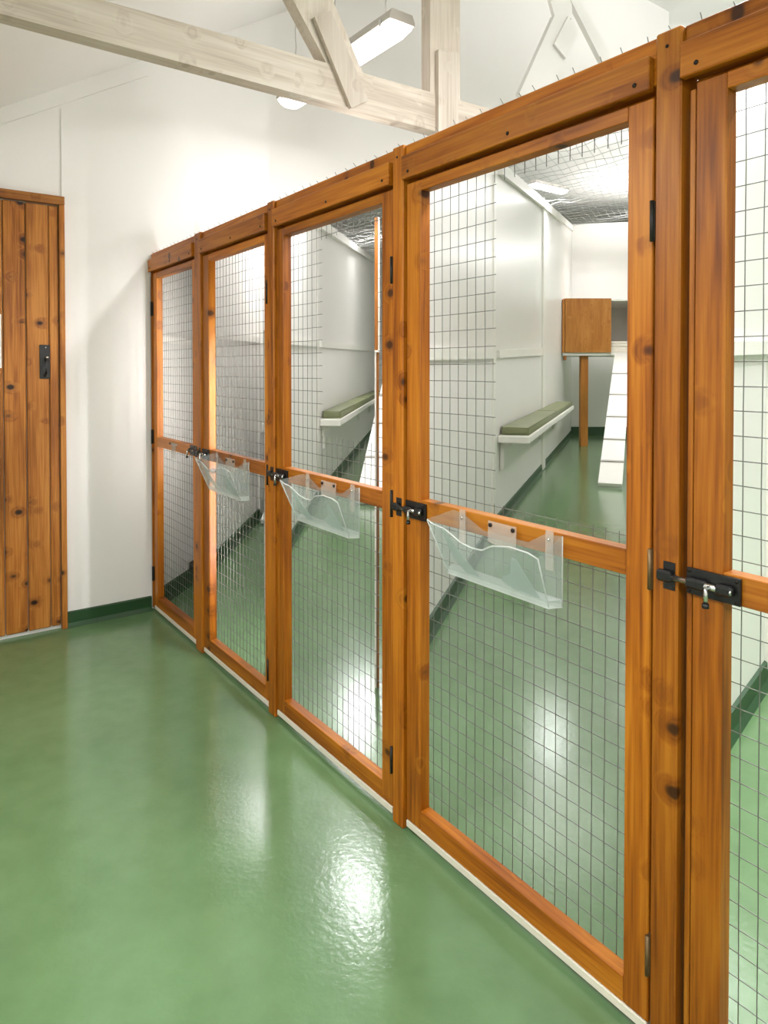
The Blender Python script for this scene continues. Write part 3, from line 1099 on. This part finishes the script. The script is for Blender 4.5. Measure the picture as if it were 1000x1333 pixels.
def gpoly(name, pix, ds, thick):
    pts = []
    for (u, v) in pix:
        q = fw(u, v, SV + ds)
        pts.append(Vector((ds, q.y, q.z - HB)))
    return prism(name, pts, (-thick, 0, 0), M['ceil'], gv)


gpoly('roof_board', [(676, 122), (722, 20), (738, 18), (755, 42), (702, 140)], 0.0, 0.03)
gpoly('roof_board', [(733, -20), (744, -24), (800, 82), (790, 92)], 0.0, 0.03)
gpoly('gusset_plate', [(722, 57), (740, 21), (755, 42), (737, 76)], 0.014, 0.012)
gpoly('roof_board', [(722, 20), (700, -60), (745, -60), (745, 24)], -0.004, 0.02)


# purlins run along the ridge direction on the sloping ceiling
def purlin(name, px, w, hgt, s0=0.01):
    (u0, v0), (u1, v1) = px
    n = Vector((0, -PITCHR, 1)).normalized()
    nw = (FR.to_3x3() @ n).normalized()
    P0 = W(0, RK0.y, RK0.z)
    q0 = L(on_plane(u0, v0, P0, nw))
    q1 = L(on_plane(u1, v1, P0, nw))
    d = (q0.y + q1.y) / 2
    sdir = Vector((0, 1, PITCHR)).normalized() * w
    pts = [Vector((s0, d, roof(d))), Vector((s0, d, roof(d))) + sdir]
    pts += [pts[1] - n * hgt, pts[0] - n * hgt]
    return struct(prism(name, [W(*p) for p in pts], W(SN - .05 - s0, 0, 0) - W(0, 0, 0), M['ceil']))


purlin('trim_4', ((300, 2), (268, 36)), 0.012, 0.012, 0.9)
purlin('trim_5', ((640, 7), (484, 100)), 0.06, 0.03)

# ------------------------------------------------------------------ light fittings
LH = 2.57


def fitting(label, loc, ln=0.60, chain=0.5, power=LAMP_W, rz=A, up=0.3):
    t = thing('ceiling_light', label, 'light fitting', loc, rz, 'hanging strip lights')
    wv, hv = 0.062, 0.05
    prof = [(-wv, 0.012), (-wv * 0.8, 0.04), (wv * 0.8, 0.04), (wv, 0.012), (wv, 0.0), (-wv, 0.0)]
    prism('housing', [Vector((-ln / 2, y, z)) for y, z in prof], (ln, 0, 0), M['grey_plastic'], t)
    # rounded clear cover, lit
    vs, fs = [], []
    nl, na = 8, 9
    xs = [-ln / 2 + 0.004, -ln / 2 + 0.012, -ln / 2 + 0.05, -ln / 4, ln / 4, ln / 2 - 0.05, ln / 2 - 0.012, ln / 2 - 0.004]
    sc = [0.2, 0.72, 1, 1, 1, 1, 0.72, 0.2]
    for x, k in zip(xs, sc):
        for j in range(na):
            q = math.pi * j / (na - 1)
            vs.append((x, math.cos(q) * wv * 0.94, -math.sin(q) * 0.048 * k - 0.001))
    for i in range(nl - 1):
        for j in range(na - 1):
            fs.append((i * na + j, i * na + j + 1, (i + 1) * na + j + 1, (i + 1) * na + j))
    fs.append(tuple(range(na)))
    fs.append(tuple(range((nl - 1) * na, nl * na)))
    link('diffuser', mesh_from(vs, fs, smooth=True), M['glow'], t)
    for x in (-ln / 2 + 0.06, ln / 2 - 0.06):
        for y in (-wv, wv):
            box('clip', t, (x - 0.006, y - 0.004, -0.012), (x + 0.006, y + 0.004, 0.016), M['steel'], 0.001)
    for x in ((-ln * 0.32, ln * 0.32) if chain > 0.02 else ()):
        pts = [(x + 0.004 * math.sin(k * 1.9), 0.004 * math.cos(k * 2.3), 0.04 + chain * k / 12) for k in range(13)]
        tube('hanging_chain', t, pts, 0.003, M['grey_plastic'], 6)
    ld = bpy.data.lights.new('lamp_light', 'AREA')
    ld.shape = 'RECTANGLE'
    ld.size = ln * 0.9
    ld.size_y = 0.12
    ld.energy = power
    ld.color = (0.98, 0.985, 1.0)
    lo = bpy.data.objects.new('lamp_light', ld)
    COL.objects.link(lo)
    lo.parent = t
    lo.location = (0, 0, -0.056)
    ld2 = bpy.data.lights.new('lamp_uplight', 'AREA')
    ld2.shape = 'RECTANGLE'
    ld2.size = ln * 0.9
    ld2.size_y = 0.1
    ld2.energy = power * up
    ld2.color = (0.98, 0.985, 1.0)
    lo2 = bpy.data.objects.new('lamp_uplight', ld2)
    COL.objects.link(lo2)
    lo2.parent = t
    lo2.location = (0, 0, 0.05)
    lo2.rotation_euler = (math.pi, 0, 0)
    return t


e1p = L(at_h(522, 30, LH))
LD = e1p.y
s_l1 = e1p.x - 0.29
q2 = L(at_h(374, 133, LH))
CH = roof(LD) - LH - 0.05
AX = A + math.pi / 2
fitting('lit strip light hanging on a chain beside the king post', W(s_l1, LD, LH), chain=CH, power=8, up=0.06)
fitting('lit strip light mostly hidden behind the tie beam, its tip below the beam', W(q2.x + 0.25, q2.y, LH), ln=0.5, chain=CH, power=2, up=0.1)
fitting('strip light over the nearest pens, above the top edge of the photo', W(2.8, LD, LH), chain=CH, power=26, up=0.35)
fitting('strip light over the pens beside the viewpoint, out of the photo', W(4.0, LD, LH), chain=CH, power=26, up=0.35)
for k, (sx_, lab) in enumerate(((2.0, 'beside'), (3.3, 'above'), (4.6, 'just behind'), (5.9, 'far behind'))):
    fitting('strip light on the low side of the aisle roof, %s the viewpoint' % lab, W(sx_, -1.1, 1.98), chain=0.03, power=15, up=0.0)
for (u, v, y, ln, pw, lab) in ((440, 256, 2.55, 0.5, 2.5, 'middle pen'), (690, 166, 2.15, 0.5, 4.6, 'pen with the cat box')):  # unseen lamps added to brighten pen floors and dividers
    p = at_y(u, v, y)
    fitting('added fill light tucked up behind the front of the ' + lab, p, ln=ln, chain=0.0, power=pw, up=0.3)
for (u, y, z, pw, rz, up, lab) in ((714, 8.5, 3.45, 24, AX, 3.0, 'strip light above the mesh ceiling of the pen with the cat box'),
                       (852, 11.4, 3.35, 26, AX, 2.0, 'added fill light at the rear of the pen with the cat box'),  # added out of sight to brighten the rear wall
                       (470, 5.1, 2.75, 20, A, 0.5, 'strip light inside the middle pen behind the white wall'),
                       (470, 9.5, 3.6, 60, AX, 0.8, 'added fill light deep inside the middle pen'),  # extra lamp, added as fill for the deep part
                       (352, 5.6, 2.5, 20, 0.2, 0.5, 'added fill light inside the second pen from the back wall'),  # added because this pen's interior came out dark
                       (1400, 3.6, 3.2, 150, AX, 0.8, 'added fill light above the nearest pen'),  # invented lamp, fills the nearest pen with light
                       (1080, 8.0, 3.9, 60, AX, 0.8, 'added fill light far behind the nearest pen')):  # unseen extra lamp, added for more fill
    fitting(lab, (P(u, y).x, y, z), chain=0.0 if u == 714 else FLATZ - z - 0.05, power=pw, rz=rz, up=up)


def fill_lamp(label, u, v0, v1, y, aim, power, wd=0.03):
    """slim upright fill lamp, added out of sight behind a door post"""
    p = at_y(u, v1, y)
    top = at_y(u, v0, y).z
    hgt = top - p.z
    tgt = aim - Vector((p.x, p.y, 0))
    rz = math.atan2(tgt.y, tgt.x)
    t = thing('fill_lamp', label, 'light fitting', p, rz, 'added upright fill lamps behind the door posts')
    box('housing', t, (-0.010, -wd / 2, 0), (0.0, wd / 2, hgt), M['grey_plastic'], 0.002)
    box('diffuser', t, (0.0005, -wd * 0.4, 0.01), (0.012, wd * 0.4, hgt - 0.01), M['glow'], 0.003)
    ld = bpy.data.lights.new('lamp_light', 'AREA')
    ld.shape = 'RECTANGLE'
    ld.size = hgt * 0.95
    ld.size_y = wd * 0.8
    ld.energy = power
    ld.color = (0.98, 0.985, 1.0)
    lo = bpy.data.objects.new('lamp_light', ld)
    COL.objects.link(lo)
    lo.parent = t
    lo.location = (0.014, 0, hgt / 2)
    lo.rotation_euler = (0, -math.pi / 2, 0)


fill_lamp('added upright fill lamp hidden behind the post beside the farthest pen door', 256, 350, 640, 3.25, P(256, 3.25) + Vector((0.12, 1, 0)), 4)  # invented source, brightens the farthest pen's wall
fill_lamp('added upright fill lamp hidden behind the post left of the middle pen door', 350, 430, 800, 2.7, P(350, 2.7) + Vector((0.25, 1, 0)), 14)  # invented source, brightens the second pen's wall
